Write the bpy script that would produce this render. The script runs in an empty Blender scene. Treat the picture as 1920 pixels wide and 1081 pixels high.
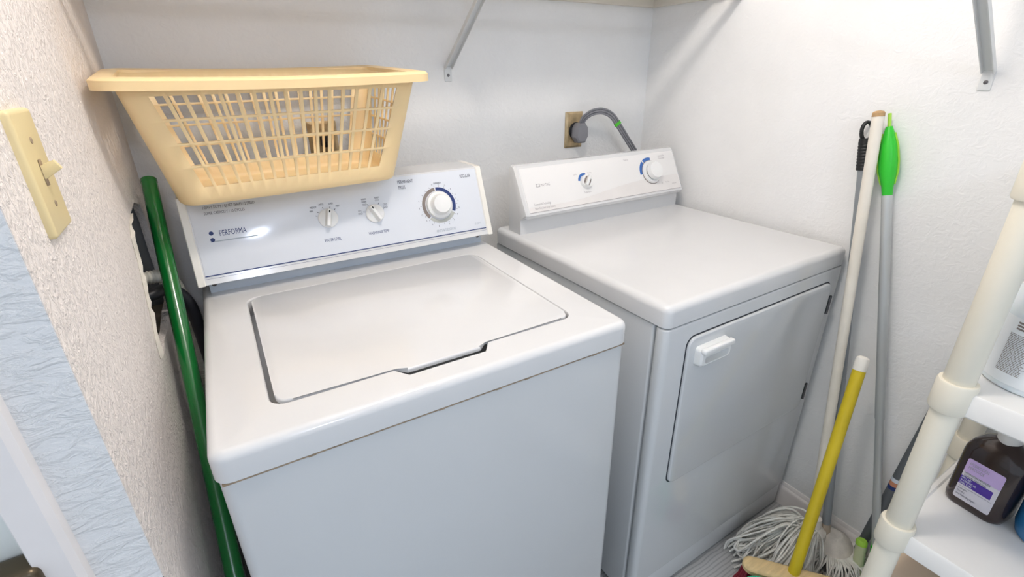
import bpy, bmesh, math, random
from mathutils import Vector, Matrix
random.seed(7)
PI = math.pi
S = bpy.context.scene
COL = S.collection

# ------------------------------------------------------------------ camera
CAM = Vector((0.0854, -1.3753, 1.3369)); YAW, PITCH, ROLL, FPX = 0.5411, 0.4131, -0.0118, 909.03
fw = Vector((math.sin(YAW)*math.cos(PITCH), math.cos(YAW)*math.cos(PITCH), -math.sin(PITCH)))
rt = Vector((math.cos(YAW), -math.sin(YAW), 0)); up = rt.cross(fw)
r2 = rt*math.cos(ROLL) + up*math.sin(ROLL); u2 = -rt*math.sin(ROLL) + up*math.cos(ROLL)
cd = bpy.data.cameras.new('camera'); cam = bpy.data.objects.new('camera', cd); COL.objects.link(cam)
cd.sensor_width = 36; cd.lens = 36*FPX/1920; cd.clip_start = .02
cam.matrix_world = Matrix(((r2.x, u2.x, -fw.x, CAM.x), (r2.y, u2.y, -fw.y, CAM.y), (r2.z, u2.z, -fw.z, CAM.z), (0, 0, 0, 1)))
S.camera = cam
# ------------------------------------------------------------------ world and exposure
w = bpy.data.worlds.new('world'); S.world = w; w.use_nodes = True
w.node_tree.nodes['Background'].inputs[0].default_value = (.76, .87, 1.0, 1)
w.node_tree.nodes['Background'].inputs[1].default_value = .86
S.view_settings.view_transform = 'Standard'; S.view_settings.look = 'None'
S.view_settings.exposure = 0.07; S.view_settings.gamma = 1; S.view_settings.use_curve_mapping = False
LAMP_POS = (0.50, -0.86, 2.14); LAMP_POWER = 74.0       # warm closet lamp (emission strength)
HALL_POS = (0.12, -2.75, 2.03); HALL_POWER = 88.0       # cool hall lamp

# ------------------------------------------------------------------ materials
MATS = {}
def srgb(h):
    c = [int(h[i:i+2], 16)/255 for i in (0, 2, 4)]
    return tuple(x/12.92 if x <= .04045 else ((x+.055)/1.055)**2.4 for x in c) + (1,)
def mat(name, col, rough=.5, metal=0, var=.03, vscale=12, bump=0, bscale=60, stretch=(1, 1, 1), emit=0, sss=0, spec=.5, coat=0, trans=0, alpha=1):
    m = bpy.data.materials.new(name); m.use_nodes = True; nt = m.node_tree; N = nt.nodes; L = nt.links
    b = N['Principled BSDF']; c = srgb(col)
    b.inputs['Roughness'].default_value = rough; b.inputs['Metallic'].default_value = metal
    b.inputs['Specular IOR Level'].default_value = spec
    tc = N.new('ShaderNodeTexCoord'); mp = N.new('ShaderNodeMapping'); L.new(tc.outputs['Object'], mp.inputs[0])
    mp.inputs['Scale'].default_value = stretch
    n = N.new('ShaderNodeTexNoise'); n.inputs['Scale'].default_value = vscale; n.inputs['Detail'].default_value = 3; L.new(mp.outputs[0], n.inputs[0])
    r = N.new('ShaderNodeValToRGB'); L.new(n.outputs[0], r.inputs[0])
    r.color_ramp.elements[0].position = .3; r.color_ramp.elements[1].position = .7
    r.color_ramp.elements[0].color = tuple(x*(1-var) for x in c[:3]) + (1,)
    r.color_ramp.elements[1].color = tuple(min(1, x*(1+var)) for x in c[:3]) + (1,)
    L.new(r.outputs[0], b.inputs['Base Color'])
    if bump:
        n2 = N.new('ShaderNodeTexNoise'); n2.inputs['Scale'].default_value = bscale; n2.inputs['Detail'].default_value = 4; L.new(mp.outputs[0], n2.inputs[0])
        bp = N.new('ShaderNodeBump'); bp.inputs['Strength'].default_value = bump; bp.inputs['Distance'].default_value = .004
        L.new(n2.outputs[0], bp.inputs['Height']); L.new(bp.outputs[0], b.inputs['Normal'])
    if emit:
        b.inputs['Emission Color'].default_value = c; b.inputs['Emission Strength'].default_value = emit
    if sss:
        b.inputs['Subsurface Weight'].default_value = sss; b.inputs['Subsurface Radius'].default_value = (.02, .012, .006)
    if coat: b.inputs['Coat Weight'].default_value = coat; b.inputs['Coat Roughness'].default_value = .08
    if trans: b.inputs['Transmission Weight'].default_value = trans
    MATS[name] = m; return m

def wall_mat(name, col, sx, sy, sz, strength, dist, scale):
    """knocked-down plaster: stretched ridges under paint"""
    m = mat(name, col, .62, var=.025, vscale=5)
    nt = m.node_tree; N = nt.nodes; L = nt.links; b = N['Principled BSDF']
    tc = N.new('ShaderNodeTexCoord'); mp = N.new('ShaderNodeMapping'); mp.inputs['Scale'].default_value = (sx, sy, sz); L.new(tc.outputs['Object'], mp.inputs[0])
    n = N.new('ShaderNodeTexNoise'); n.inputs['Scale'].default_value = scale; n.inputs['Detail'].default_value = 5; n.inputs['Roughness'].default_value = .55
    n.inputs['Distortion'].default_value = .8; L.new(mp.outputs[0], n.inputs[0])
    r = N.new('ShaderNodeValToRGB'); r.color_ramp.elements[0].position = .42; r.color_ramp.elements[1].position = .62; L.new(n.outputs[0], r.inputs[0])
    n2 = N.new('ShaderNodeTexNoise'); n2.inputs['Scale'].default_value = scale*3.2; n2.inputs['Detail'].default_value = 3; L.new(mp.outputs[0], n2.inputs[0])
    mx = N.new('ShaderNodeMath'); mx.operation = 'MULTIPLY_ADD'; mx.inputs[1].default_value = .35; L.new(n2.outputs[0], mx.inputs[0]); L.new(r.outputs[0], mx.inputs[2])
    bp = N.new('ShaderNodeBump'); bp.inputs['Strength'].default_value = strength; bp.inputs['Distance'].default_value = dist
    L.new(mx.outputs[0], bp.inputs['Height']); L.new(bp.outputs[0], b.inputs['Normal'])
    return m

wall_mat('wall', 'f3f2f0', 1, 1, 1.3, .22, .003, 48)
wall_mat('wall_rough', 'f4ece7', 1, 1, .8, .55, .0045, 105)
wall_mat('wall_end', 'ecebea', 1, 1, 2.2, .5, .004, 40)
mat('ceiling', 'efeeed', .8, bump=.2, bscale=60)
mat('trim', 'f2ece9', .35)
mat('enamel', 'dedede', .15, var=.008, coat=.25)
mat('enamel_shaded', 'd0d2d3', .17, var=.012, vscale=4, coat=.15)  # same enamel, greyed: shade on the machines' fronts put into the colour
mat('panel', 'dfe3ea', .12, var=.006, coat=.5)
mat('plinth', 'cfd8e2', .3)
mat('cap', 'efebe2', .4)
mat('dial', 'eeeeec', .32, sss=.05)
mat('navy', '22366f', .5)
mat('ink', '4b4d5c', .6)
mat('lightink', '9b9aa2', .6)
mat('rust', 'a08c74', .8, var=.3, vscale=60)
mat('taupe', '857b75', .55)
mat('silverprint', 'b9bbb4', .5)
mat('barprint', 'a9b3bc', .4)
mat('dgroove', '30343a', .7)
mat('screw', '6e6c6e', .35, metal=.8)
mat('blueprint', '3a6cb4', .5)
mat('paleink', 'a8a3a4', .6)
mat('swoosh', 'e6e2df', .3)
mat('panel_dryer', 'eeecea', .28, var=.006)
mat('hinge', '4c5654', .4, metal=.6)
mat('basket', 'f1d5a2', .42, var=.02, sss=.12)
mat('greenpole', '0d6b2c', .18, var=.08, vscale=6, coat=.5)
mat('ivory', 'e6d3a1', .4)
mat('hosewhite', 'd9d6cb', .5)
mat('rubber', '1b1c22', .45)
mat('cavity', '8d8478', .9, var=.2, bump=.4)
mat('stud', '9b9da2', .8)
mat('paper', 'd8d2c6', .9, bump=.3, bscale=200)
mat('bracket', 'dfe0df', .4)
mat('shelfwood', 'e7e0d2', .55)
mat('brass', 'c4ad86', .4, metal=.45, var=.25, vscale=40)
mat('black', '141416', .45)
mat('cord', '85858a', .5)
mat('cordtag', '4fc52e', .5)
mat('polewhite', 'ece5d8', .45, var=.03, vscale=25)
mat('woodend', 'b9976c', .8, var=.2, vscale=80)
mat('polegrey', '8d9296', .35)
mat('polesilver', 'c9cccc', .35, metal=.35, var=.05, stretch=(1, 1, .1))
mat('poledark', '5e6266', .45)
mat('green', '2fc42f', .38)
mat('lime', 'a6d94a', .45)
mat('palegreen', 'cfd8ae', .5)
mat('yellow', 'd9c022', .4, var=.05)
mat('broomwood', 'e2c692', .6, var=.12, vscale=20, stretch=(1, 6, 6))
mat('bristle', '8e1f33', .7, var=.2, vscale=80)
mat('teal', '35b48a', .45)
mat('yarn', 'f6f2e9', .95, var=.15, vscale=40, bump=.5, bscale=900)
mat('mopcloth', 'e6dfd6', .9, var=.12, vscale=30, bump=.5, bscale=400)
mat('ferrule', 'b3a493', .6)
mat('pvc', 'efe8d6', .38, var=.02)
mat('shelfplastic', 'f1efeb', .4, var=.02)
mat('bottle', '2a1712', .18, var=.15, coat=.4)
mat('bottlecap', 'dedad4', .45)
mat('labelgrey', 'd9d4da', .5)
mat('labellilac', 'cdb2e0', .5)
mat('labelpurple', '4a2a94', .5)
mat('jug', 'e3ebef', .35, sss=.15)
mat('labelwhite', 'eef2f4', .4)
mat('aqua', '5fc0d0', .5)
mat('blue', '2d74a8', .25)
mat('beige', 'dcc6ae', .55)
mat('bronze', '5d5240', .35, metal=.7)
mat('door', 'e4e6e1', .4)
mat('sticker', 'd8e0ea', .4)
mat('orange', 'c8886a', .5)
mat('lamp', 'fff7ef', .5, emit=LAMP_POWER)
mat('halllamp', 'dde8ff', .5, emit=HALL_POWER)

def floor_mat():
    m = mat('floor', 'b9b9b8', .45, var=.06, vscale=4, stretch=(1, 12, 1))
    nt = m.node_tree; N = nt.nodes; L = nt.links; b = N['Principled BSDF']
    tc = N.new('ShaderNodeTexCoord'); wv = N.new('ShaderNodeTexWave'); wv.bands_direction = 'Y'
    wv.inputs['Scale'].default_value = 30; wv.inputs['Distortion'].default_value = 2.5; wv.inputs['Detail Scale'].default_value = .6; L.new(tc.outputs['Object'], wv.inputs[0])
    ramp = next(n for n in N if n.type == 'VALTORGB'); mx = N.new('ShaderNodeMix'); mx.data_type = 'RGBA'; mx.blend_type = 'MULTIPLY'
    mx.inputs['Factor'].default_value = .45
    r2_ = N.new('ShaderNodeValToRGB'); r2_.color_ramp.elements[0].color = (.35, .36, .38, 1); r2_.color_ramp.elements[1].position = .45; L.new(wv.outputs[0], r2_.inputs[0])
    L.new(ramp.outputs[0], mx.inputs['A']); L.new(r2_.outputs[0], mx.inputs['B']); L.new(mx.outputs['Result'], b.inputs['Base Color'])
floor_mat()

# ------------------------------------------------------------------ mesh helpers
def rrect(x0, x1, y0, y1, r, n=6):
    r = max(r, 1e-5); pts = []
    for cx, cy, a0 in ((x1-r, y0+r, -PI/2), (x1-r, y1-r, 0), (x0+r, y1-r, PI/2), (x0+r, y0+r, PI)):
        for i in range(n+1):
            a = a0 + PI/2*i/n; pts.append((cx+r*math.cos(a), cy+r*math.sin(a)))
    return pts

class MB:
    def __init__(self): self.v = []; self.f = []; self.mi = []; self.cur = 0; self.M = Matrix()
    def add(self, vs, fs):
        o = len(self.v); self.v += [self.M @ Vector(p) for p in vs]
        for f in fs: self.f.append([i+o for i in f]); self.mi.append(self.cur)
        return self
    def loft(self, loops, cap0=True, cap1=True, closed=False):
        n = len(loops[0]); vs = [p for l in loops for p in l]; fs = []
        for k in range(len(loops)-(0 if closed else 1)):
            k2 = (k+1) % len(loops)
            for i in range(n): j = (i+1) % n; fs.append((k*n+i, k*n+j, k2*n+j, k2*n+i))
        if not closed:
            if cap0: fs.append(tuple(range(n-1, -1, -1)))
            if cap1: fs.append(tuple((len(loops)-1)*n+i for i in range(n)))
        return self.add(vs, fs)
    def slab(self, x0, x1, y0, y1, z0, z1, r=.01, bev=.003, n=5, bseg=3, both=True):
        """rounded-rect plan slab with rounded top (and bottom) edges"""
        L = []
        if both:
            for i in range(bseg+1):
                a = PI/2*i/bseg; o = bev*(1-math.sin(a)); L.append([(x, y, z0+bev*(1-math.cos(a))) for x, y in rrect(x0+o, x1-o, y0+o, y1-o, r-o, n)])
        else: L.append([(x, y, z0) for x, y in rrect(x0, x1, y0, y1, r, n)])
        for i in range(bseg+1):
            a = PI/2*i/bseg; o = bev*(1-math.cos(a)); L.append([(x, y, z1-bev*(1-math.sin(a))) for x, y in rrect(x0+o, x1-o, y0+o, y1-o, r-o, n)])
        return self.loft(L)
    def box(self, x0, x1, y0, y1, z0, z1, bev=0):
        if bev:
            b = bmesh.new(); bmesh.ops.create_cube(b, size=1)
            for v in b.verts: v.co = ((x0+x1)/2+v.co.x*(x1-x0), (y0+y1)/2+v.co.y*(y1-y0), (z0+z1)/2+v.co.z*(z1-z0))
            bmesh.ops.bevel(b, geom=b.edges[:], offset=bev, segments=2, profile=.5, affect='EDGES')
            b.verts.index_update(); r = self.add([v.co.copy() for v in b.verts], [[v.index for v in f.verts] for f in b.faces]); b.free(); return r
        vs = [(x, y, z) for z in (z0, z1) for x, y in ((x0, y0), (x1, y0), (x1, y1), (x0, y1))]
        return self.add(vs, [(3, 2, 1, 0), (4, 5, 6, 7), (0, 1, 5, 4), (1, 2, 6, 5), (2, 3, 7, 6), (3, 0, 4, 7)])
    def prism(self, outline, z0, z1, bev=0, seg=3):
        """extruded outline (CCW) with optional bevelled top edge"""
        b = bmesh.new(); lo = [b.verts.new((x, y, z0)) for x, y in outline]; hi = [b.verts.new((x, y, z1)) for x, y in outline]; n = len(lo)
        b.faces.new(lo[::-1]); t = b.faces.new(hi)
        for i in range(n): b.faces.new((lo[i], lo[(i+1) % n], hi[(i+1) % n], hi[i]))
        if bev: bmesh.ops.bevel(b, geom=list(t.edges), offset=bev, segments=seg, profile=.5, affect='EDGES')
        b.verts.index_update(); r = self.add([v.co.copy() for v in b.verts], [[v.index for v in f.verts] for f in b.faces]); b.free(); return r
    def lathe(self, prof, n=32, cap0=True, cap1=True):
        return self.loft([[(r*math.cos(2*PI*i/n), r*math.sin(2*PI*i/n), z) for i in range(n)] for r, z in prof], cap0, cap1)
    def tube(self, path, rad, n=12, caps=True):
        P = [Vector(p) for p in path]; R = rad if isinstance(rad, (list, tuple)) else [rad]*len(P)
        T = [(P[min(i+1, len(P)-1)]-P[max(i-1, 0)]).normalized() for i in range(len(P))]
        nrm = T[0].orthogonal().normalized(); L = []
        for i, p in enumerate(P):
            nrm = (nrm-T[i]*nrm.dot(T[i])).normalized(); bi = T[i].cross(nrm)
            L.append([tuple(p+(nrm*math.cos(2*PI*k/n)+bi*math.sin(2*PI*k/n))*R[i]) for k in range(n)])
        return self.loft(L, caps, caps)
    def ring(self, r0, r1, a0, a1, z, n=24):
        vs = []; 
        for i in range(n+1):
            a = a0+(a1-a0)*i/n; vs += [(r0*math.cos(a), r0*math.sin(a), z), (r1*math.cos(a), r1*math.sin(a), z)]
        return self.add(vs, [(2*i, 2*i+1, 2*i+3, 2*i+2) for i in range(n)])
    def quad(self, x0, x1, y0, y1, z): return self.add([(x0, y0, z), (x1, y0, z), (x1, y1, z), (x0, y1, z)], [(0, 1, 2, 3)])
    def text(self, body, size, x, y, z=0, sx=.7, align='CENTER'):
        cu = bpy.data.curves.new('t', 'FONT'); cu.body = body; cu.size = size; cu.align_x = align; cu.resolution_u = 2
        o = bpy.data.objects.new('t', cu); COL.objects.link(o)
        me = bpy.data.meshes.new_from_object(o.evaluated_get(bpy.context.evaluated_depsgraph_get()))
        self.add([(x+v.co.x*sx, y+v.co.y, z) for v in me.vertices], [list(f.vertices) for f in me.polygons])
        bpy.data.objects.remove(o); bpy.data.meshes.remove(me); bpy.data.curves.remove(cu); return self
    def build(self, name, mats, parent=None, sharp=35, recalc=True):
        me = bpy.data.meshes.new(name); me.from_pydata([tuple(p) for p in self.v], [], self.f)
        for m in ([mats] if isinstance(mats, str) else mats): me.materials.append(MATS[m])
        me.polygons.foreach_set('material_index', self.mi)
        b = bmesh.new(); b.from_mesh(me)
        if recalc: bmesh.ops.recalc_face_normals(b, faces=b.faces[:])
        b.to_mesh(me); b.free()
        me.polygons.foreach_set('use_smooth', [True]*len(me.polygons)); me.set_sharp_from_angle(angle=math.radians(sharp))
        o = bpy.data.objects.new(name, me); COL.objects.link(o)
        if parent: o.parent = parent
        return o

def tag(o, label, cat=None, group=None, kind=None):
    o['label'] = label
    if cat: o['category'] = cat
    if group: o['group'] = group
    if kind: o['kind'] = kind
    return o
def thing(name, label, cat, loc=(0, 0, 0), rot=(0, 0, 0), group=None):
    o = bpy.data.objects.new(name, None); COL.objects.link(o); o.location = loc; o.rotation_euler = rot; o.empty_display_size = .05
    return tag(o, label, cat, group)
def struct(o, label): o['kind'] = 'structure'; o['label'] = label; return o
def rebase(o, loc):
    """move a mesh's origin to loc (world) without moving the mesh"""
    o.data.transform(Matrix.Translation(-Vector(loc))); o.location = loc; return o
def frame(origin, xa, ya):
    xa = Vector(xa).normalized(); ya = Vector(ya).normalized(); za = xa.cross(ya)
    return Matrix(((xa.x, ya.x, za.x, origin[0]), (xa.y, ya.y, za.y, origin[1]), (xa.z, ya.z, za.z, origin[2]), (0, 0, 0, 1)))
def axis_frame(a, b):
    """z axis from a to b"""
    z = (Vector(b)-Vector(a)).normalized(); x = z.orthogonal().normalized(); y = z.cross(x)
    return Matrix(((x.x, y.x, z.x, a[0]), (x.y, y.y, z.y, a[1]), (x.z, y.z, z.z, a[2]), (0, 0, 0, 1)))
def lerp(a, b, t): return tuple(a[i]+(b[i]-a[i])*t for i in range(3))
def smooth_path(pts, n=8):
    """Catmull-Rom through pts"""
    P = [Vector(p) for p in pts]; P = [P[0]*2-P[1]] + P + [P[-1]*2-P[-2]]; out = []
    for i in range(1, len(P)-2):
        for k in range(n):
            t = k/n; a, b, c, d = P[i-1:i+3]
            out.append(.5*((2*b)+(c-a)*t+(2*a-5*b+4*c-d)*t*t+(3*b-a-3*c+d)*t**3))
    return out+[P[-2]]

# ------------------------------------------------------------------ the setting
LX, LY, RX, CZ = -.063, -.851, 1.490, 2.30
HY = -3.6; WX = -1.3
struct(MB().box(WX, RX+.1, HY, .1, -.06, 0).build('floor', 'floor'), 'pale grey striated vinyl floor')
struct(MB().box(WX, RX+.1, HY, .1, CZ, CZ+.06).build('ceiling', 'ceiling'), 'white ceiling of the laundry closet')
struct(MB().box(LX-.12, RX+.1, 0, .1, 0, CZ).build('wall_back', 'wall'), 'white plaster wall behind the machines')
struct(MB().box(RX, RX+.1, HY, 0, 0, CZ).build('wall_right', 'wall'), 'white plaster wall beside the dryer')

def wall_left():
    hole = [(-.270, 1.113), (-.318, 1.104), (-.345, 1.088), (-.352, 1.060), (-.372, 1.030), (-.384, 1.006), (-.402, .985), (-.414, .957), (-.438, .935), (-.452, .903),
            (-.415, .888), (-.36, .893), (-.29, .882), (-.20, .886), (-.115, .880), (-.10, .93), (-.105, 1.0), (-.098, 1.06), (-.12, 1.10), (-.19, 1.118)]
    b = bmesh.new(); t = .013
    def loop(pts, x): 
        vs = [b.verts.new((x, y, z)) for y, z in pts]; return vs, [b.edges.new((vs[i], vs[(i+1) % len(vs)])) for i in range(len(vs))]
    rect = [(LY, 0), (0, 0), (0, CZ), (LY, CZ)]; rings = []
    for x in (LX, LX-t):
        v1, e1 = loop(rect, x); v2, e2 = loop(hole, x); rings.append((v1, v2))
        bmesh.ops.triangle_fill(b, edges=e1+e2, use_beauty=True)
    for A, B in zip(rings[0], rings[1]):
        for i in range(len(A)): j = (i+1) % len(A); b.faces.new((A[i], A[j], B[j], B[i]))
    m = MB(); b.verts.index_update(); m.add([v.co.copy() for v in b.verts], [[v.index for v in f.verts] for f in b.faces]); b.free()
    m.cur = 1; m.box(LX-.115, LX-.102, LY+.11, 0, 0, CZ)                      # far sheet of the partition
    wl = struct(m.build('wall_left', ['wall_rough', 'cavity']), 'rough plastered partition wall left of the washer')
    MB().box(LX-.102, LX-t, -.095, -.057, 0, CZ-.001).build('stud', 'stud', wl)
    MB().box(LX-.102, LX-t, -.44, -.12, .845, .875).build('blocking', 'cavity', wl)
    near = hole[:10]; m = MB(); vs = []; rnd = random.Random(3)
    for i, (y, z) in enumerate(near):
        for k in range(3):
            if i == len(near)-1 and k: break
            y2, z2 = (near[i+1] if i < len(near)-1 else (y, z)); q = k/3
            yy, zz = y+(y2-y)*q, z+(z2-z)*q
            o = .005+.006*rnd.random(); vs += [(LX-.006, yy+.001, zz), (LX+.001, yy-.006-.004*rnd.random(), zz), (LX+o*.6, yy+.001, zz+.001), (LX+o*.5, yy+.005, zz)]
    n = len(vs)//4; fs = []
    for i in range(n-1):
        for k in range(4): fs.append((i*4+k, i*4+(k+1) % 4, (i+1)*4+(k+1) % 4, (i+1)*4+k))
    fs += [(3, 2, 1, 0), tuple((n-1)*4+k for k in range(4))]
    m.add(vs, fs).build('torn_drywall_edge', 'paper', wl)
    return wl
wall_left()
# wall return beside the switch, casing and door further left
m = MB(); m.box(-.150, LX-.0006, LY-.0006, LY+.10, 0, CZ); m.box(WX, -.150, LY, LY+.10, 2.05, CZ)
struct(m.build('wall_front', 'wall_end'), 'narrow plastered wall return next to the door casing')
m = MB(); m.prism([(-.1465, LY), (-.1465, LY-.012), (-.1445, LY-.015), (-.121, LY-.013), (-.115, LY-.009), (-.113, LY)], 0, 2.10)
struct(m.build('trim_1', 'trim', sharp=25), 'smooth white door casing')
d = struct(MB().slab(-.93, -.153, LY+.012, LY+.05, .01, 2.03, .003, .003).build('door_1', 'door'), 'white door')
t = thing('door_latch', 'dark bronze latch case on the white door edge', 'door latch', (-.176, LY, .875))
m = MB(); m.M = frame((0, .011, 0), (1, 0, 0), (0, 0, 1)); m.slab(-.040, .036, -.05, .040, .0, .034, .008, .006); m.build('case', 'bronze', t)
m = MB(); m.M = frame((0, .011, 0), (1, 0, 0), (0, 0, 1)); m.slab(-.026, .020, -.036, .024, .033, .037, .004, .002); m.build('cover', 'bronze', t)

# baseboard with moulded top
def baseboard(name, x0, y0, x1, y1, nx, ny, lab):
    prof = [(0, 0), (.013, 0), (.013, .062), (.011, .068), (.007, .073), (.006, .080), (.003, .085), (0, .085)]
    L = [[(x+nx*d_, y+ny*d_, z) for d_, z in prof] for x, y in ((x0, y0), (x1, y1))]
    struct(MB().loft(L).build(name, 'trim', sharp=25), lab)
baseboard('baseboard_right', RX, 0, RX, HY, -1, 0, 'white moulded baseboard along the right wall')
baseboard('baseboard_back', LX, 0, RX-.013, 0, 0, -1, 'white moulded baseboard behind the machines')

# ------------------------------------------------------------------ lamps
def ceiling_lamp(name, pos, m, lab, r=.085):
    t = thing(name, lab, 'ceiling lamp', (pos[0], pos[1], CZ))
    h = CZ-pos[2]
    MB().lathe([(.075, 0), (.075, -.012), (.05, -.02), (.045, -(h-r*.9))], 32).build('canopy', 'cap', t)
    MB().lathe([(max(.002, r*math.sin(PI*i/14)), -h+r*math.cos(PI*i/14)) for i in range(1, 15)], 32).build('globe', m, t)
ceiling_lamp('ceiling_lamp', LAMP_POS, 'lamp', 'warm globe lamp on the closet ceiling above the washer')
ceiling_lamp('hall_lamp', HALL_POS, 'halllamp', 'cool globe lamp on the hall ceiling behind the doorway', .072)

# ------------------------------------------------------------------ washing machine
def washer():
    W, D, H, LIP = .686, .690, .918, .046
    t = thing('washing_machine', 'white top-loading washing machine under the yellow laundry basket', 'washer', (0, -.798, 0), (0, 0, -.0078))
    m = MB(); m.slab(.004, W-.004, .004, D, .015, H-LIP-.0018, .016, .004); m.build('cabinet', 'enamel_shaded', t)
    for x in (.05, W-.05):
        for y in (.06, D-.06): 
            m = MB(); m.M = Matrix.Translation((x, y, 0)); m.lathe([(.02, 0), (.02, .017)], 12); m.build('foot', 'rubber', t)
    # lid outline with a finger tab at the front
    lx0, lx1, ly0, ly1, r = .088, .604, .076, .492, .022
    def outline(o):
        a = rrect(lx0-o*1.8, lx1+o, ly0-o, ly1+o, r+o, 6)        # starts at the front right corner, CCW
        k = len(a)
        q = .014+(.010 if o else 0); front = [(.262-o, ly0-o), (.276-o*.5, ly0-q-o), (.404+o*.5, ly0-q-o), (.418+o, ly0-o)]
        return a+front                                       # last point of a is the front left corner end
    # top panel
    b = bmesh.new()
    def loop(pts, z): 
        vs = [b.verts.new((x, y, z)) for x, y in pts]; return vs, [b.edges.new((vs[i], vs[(i+1) % len(vs)])) for i in range(len(vs))]
    outs = []; bev = .013
    for z, o in [(H-LIP, .002), (H-LIP+.002, 0)] + [(H-bev*(1-math.sin(PI/2*i/5)), bev*(1-math.cos(PI/2*i/5))) for i in range(6)]:
        outs.append(loop(rrect(o, W-o, o, D-o, .022-o, 6), z))
    hb = [outline(.0055), outline(.0045), outline(.004)]
    inn = [loop(hb[0], H), loop(hb[1], H-.0015), loop(hb[2], H-.003), loop(hb[2], H-.034)]
    for A, B in list(zip(outs, outs[1:])) + list(zip(inn, inn[1:])):
        n = len(A[0])
        for i in range(n): b.faces.new((A[0][i], A[0][(i+1) % n], B[0][(i+1) % n], B[0][i]))
    bmesh.ops.triangle_fill(b, edges=outs[-1][1]+inn[0][1], use_beauty=True)
    b.faces.new(inn[-1][0]); b.faces.new(outs[0][0])
    b.verts.index_update(); m = MB(); m.add([v.co.copy() for v in b.verts], [[v.index for v in f.verts] for f in b.faces])
    b.free(); m.build('top_panel', 'enamel', t)
    m = MB(); m.prism(outline(0), H-.006, H+.0012, .0035, 3); m.build('lid', 'enamel', t)
    m = MB(); m.box(.008, W-.008, .003, .02, H-LIP-.003, H-LIP+.0005)
    for x in (.11, .30, .40, .455, .60): m.box(x, x+.010, .0022, .01, H-LIP-.0035, H-LIP+.001)
    m.build('rust_seam', 'rust', t)
    # console: plinth, housing, end caps, printed face
    yb, zb, yt, zt, back = .530, .950, .593, 1.118, D+.01
    m = MB(); m.box(.018, W-.018, .570, back, H-.002, zb+.002); m.build('console_plinth', 'plinth', t)
    for x in (.028, W-.028):
        m = MB(); m.M = frame((x, .570, .9365), (1, 0, 0), (0, 0, 1)); m.lathe([(.0048, -.001), (.0048, .001), (.003, .0022)], 14); m.build('screw', 'screw', t)
    def prof(o): return [(yb-o, zb-o*.5), (yt-o, zt+o*.4), (yt+.02, zt+.001+o*.4), (back, zt+.001+o*.4), (back, zb-o*.5)]
    c = MB(); c.loft([[(x, y, z) for y, z in prof(0)] for x in (.014, W-.014)]); c = c.build('console', 'enamel', t)
    for x0, x1 in ((.001, .0155), (W-.0155, W-.001)):
        m = MB(); m.loft([[(x, y, z) for y, z in prof(o)] for x, o in ((x0, .0005), (x0+.0015, .002), (x1-.0015, .002), (x1, .0005))]); m.build('end_cap', 'cap', c)
    F = frame((0, yb, zb), (1, 0, 0), (0, yt-yb, zt-zb)); SL = math.hypot(yt-yb, zt-zb)
    m = MB(); m.M = F; m.slab(.018, W-.018, .016, SL-.004, -.002, .0012, .002, .0006, both=False); m.build('face_panel', 'panel', c)
    m = MB(); m.M = F; z = .0016
    m.quad(.018, W-.018, .0165, .0185, z)
    m.quad(.018, W-.018, .0115, .0120, .0004)
    for y in (.103, .0895):
        m.M = F @ Matrix.Translation((.047, y, z)); m.lathe([(.0042, 0), (.0042, .0002)], 16)
    m.M = F
    m.text('PERFORMA', .0165, .061, .0955, z, .62, 'LEFT')
    m.text('WATER LEVEL', .0095, .279, .048, z, .62); m.text('WASH/RINSE TEMP', .0095, .386, .048, z, .62)
    m.M = F @ Matrix.Translation((.550, .094, 0)); m.M = F
    m.build('navy_lettering', 'navy', c)['kind'] = 'stuff'
    m = MB(); m.M = F
    m.text('HEAVY DUTY / QUIET SERIES / 2 SPEED', .0085, .043, .153, z, .66, 'LEFT'); m.text('SUPER CAPACITY / 10 CYCLES', .0085, .043, .141, z, .66, 'LEFT')
    m.text('PERMANENT', .0115, .455, .158, z, .6, 'LEFT'); m.text('PRESS', .0115, .455, .145, z, .6, 'LEFT')
    m.text('REGULAR', .0115, .636, .155, z, .6); m.text('SUPERWASH', .006, .556, .147, z, .6)
    for x, y, s in ((.247, .118, 'MINI'), (.252, .126, 'MEDIUM'), (.270, .131, 'LARGE'), (.291, .130, 'SUPER'), (.305, .123, 'MAX')): m.text(s, .0062, x, y, z, .6)
    for x, y, s in ((.352, .104, 'HOT\nCOLD'), (.366, .130, 'WARM\nWARM\nCOLD'), (.397, .130, 'WARM\nCOLD'), (.414, .112, 'COLD\nCOLD')): m.text(s, .0062, x, y, z, .6)
    for cx, cy, angs in ((.279, .100, (160, 140, 105, 70, 45)), (.386, .096, (165, 120, 60, 22))):
        for a in angs:
            m.M = F @ Matrix.Translation((cx, cy, 0)) @ Matrix.Rotation(math.radians(a), 4, 'Z'); m.quad(.0235, .0275, -.0006, .0006, z)
    for i in range(22):
        a = math.radians(95+i*16.4); m.M = F @ Matrix.Translation((.550, .094, 0)) @ Matrix.Rotation(a, 4, 'Z'); m.quad(.0465, .050, -.0004, .0004, z)
    m.M = F
    for i in range(16):
        a = math.radians(100-i*19-(12 if i > 9 else 0)); m.text(str([14, 12, 10, 8, 6, 4, 10, 8, 6, 4, 8, 6, 4, 12, 8, 6][i]), .006, .550+.0535*math.cos(a), .092+.0535*math.sin(a), z, .7)
    m.build('grey_lettering', 'ink', c)['kind'] = 'stuff'
    m = MB(); m.M = F; m.text('KNITS & DELICATES', .010, .556, .0265, z, .6); m.text('10 CUFT', .008, .646, .030, z, .6); m.quad(.043, .131, .0845, .0868, z-.0003); m.build('pale_lettering', 'barprint', c)['kind'] = 'stuff'
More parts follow.
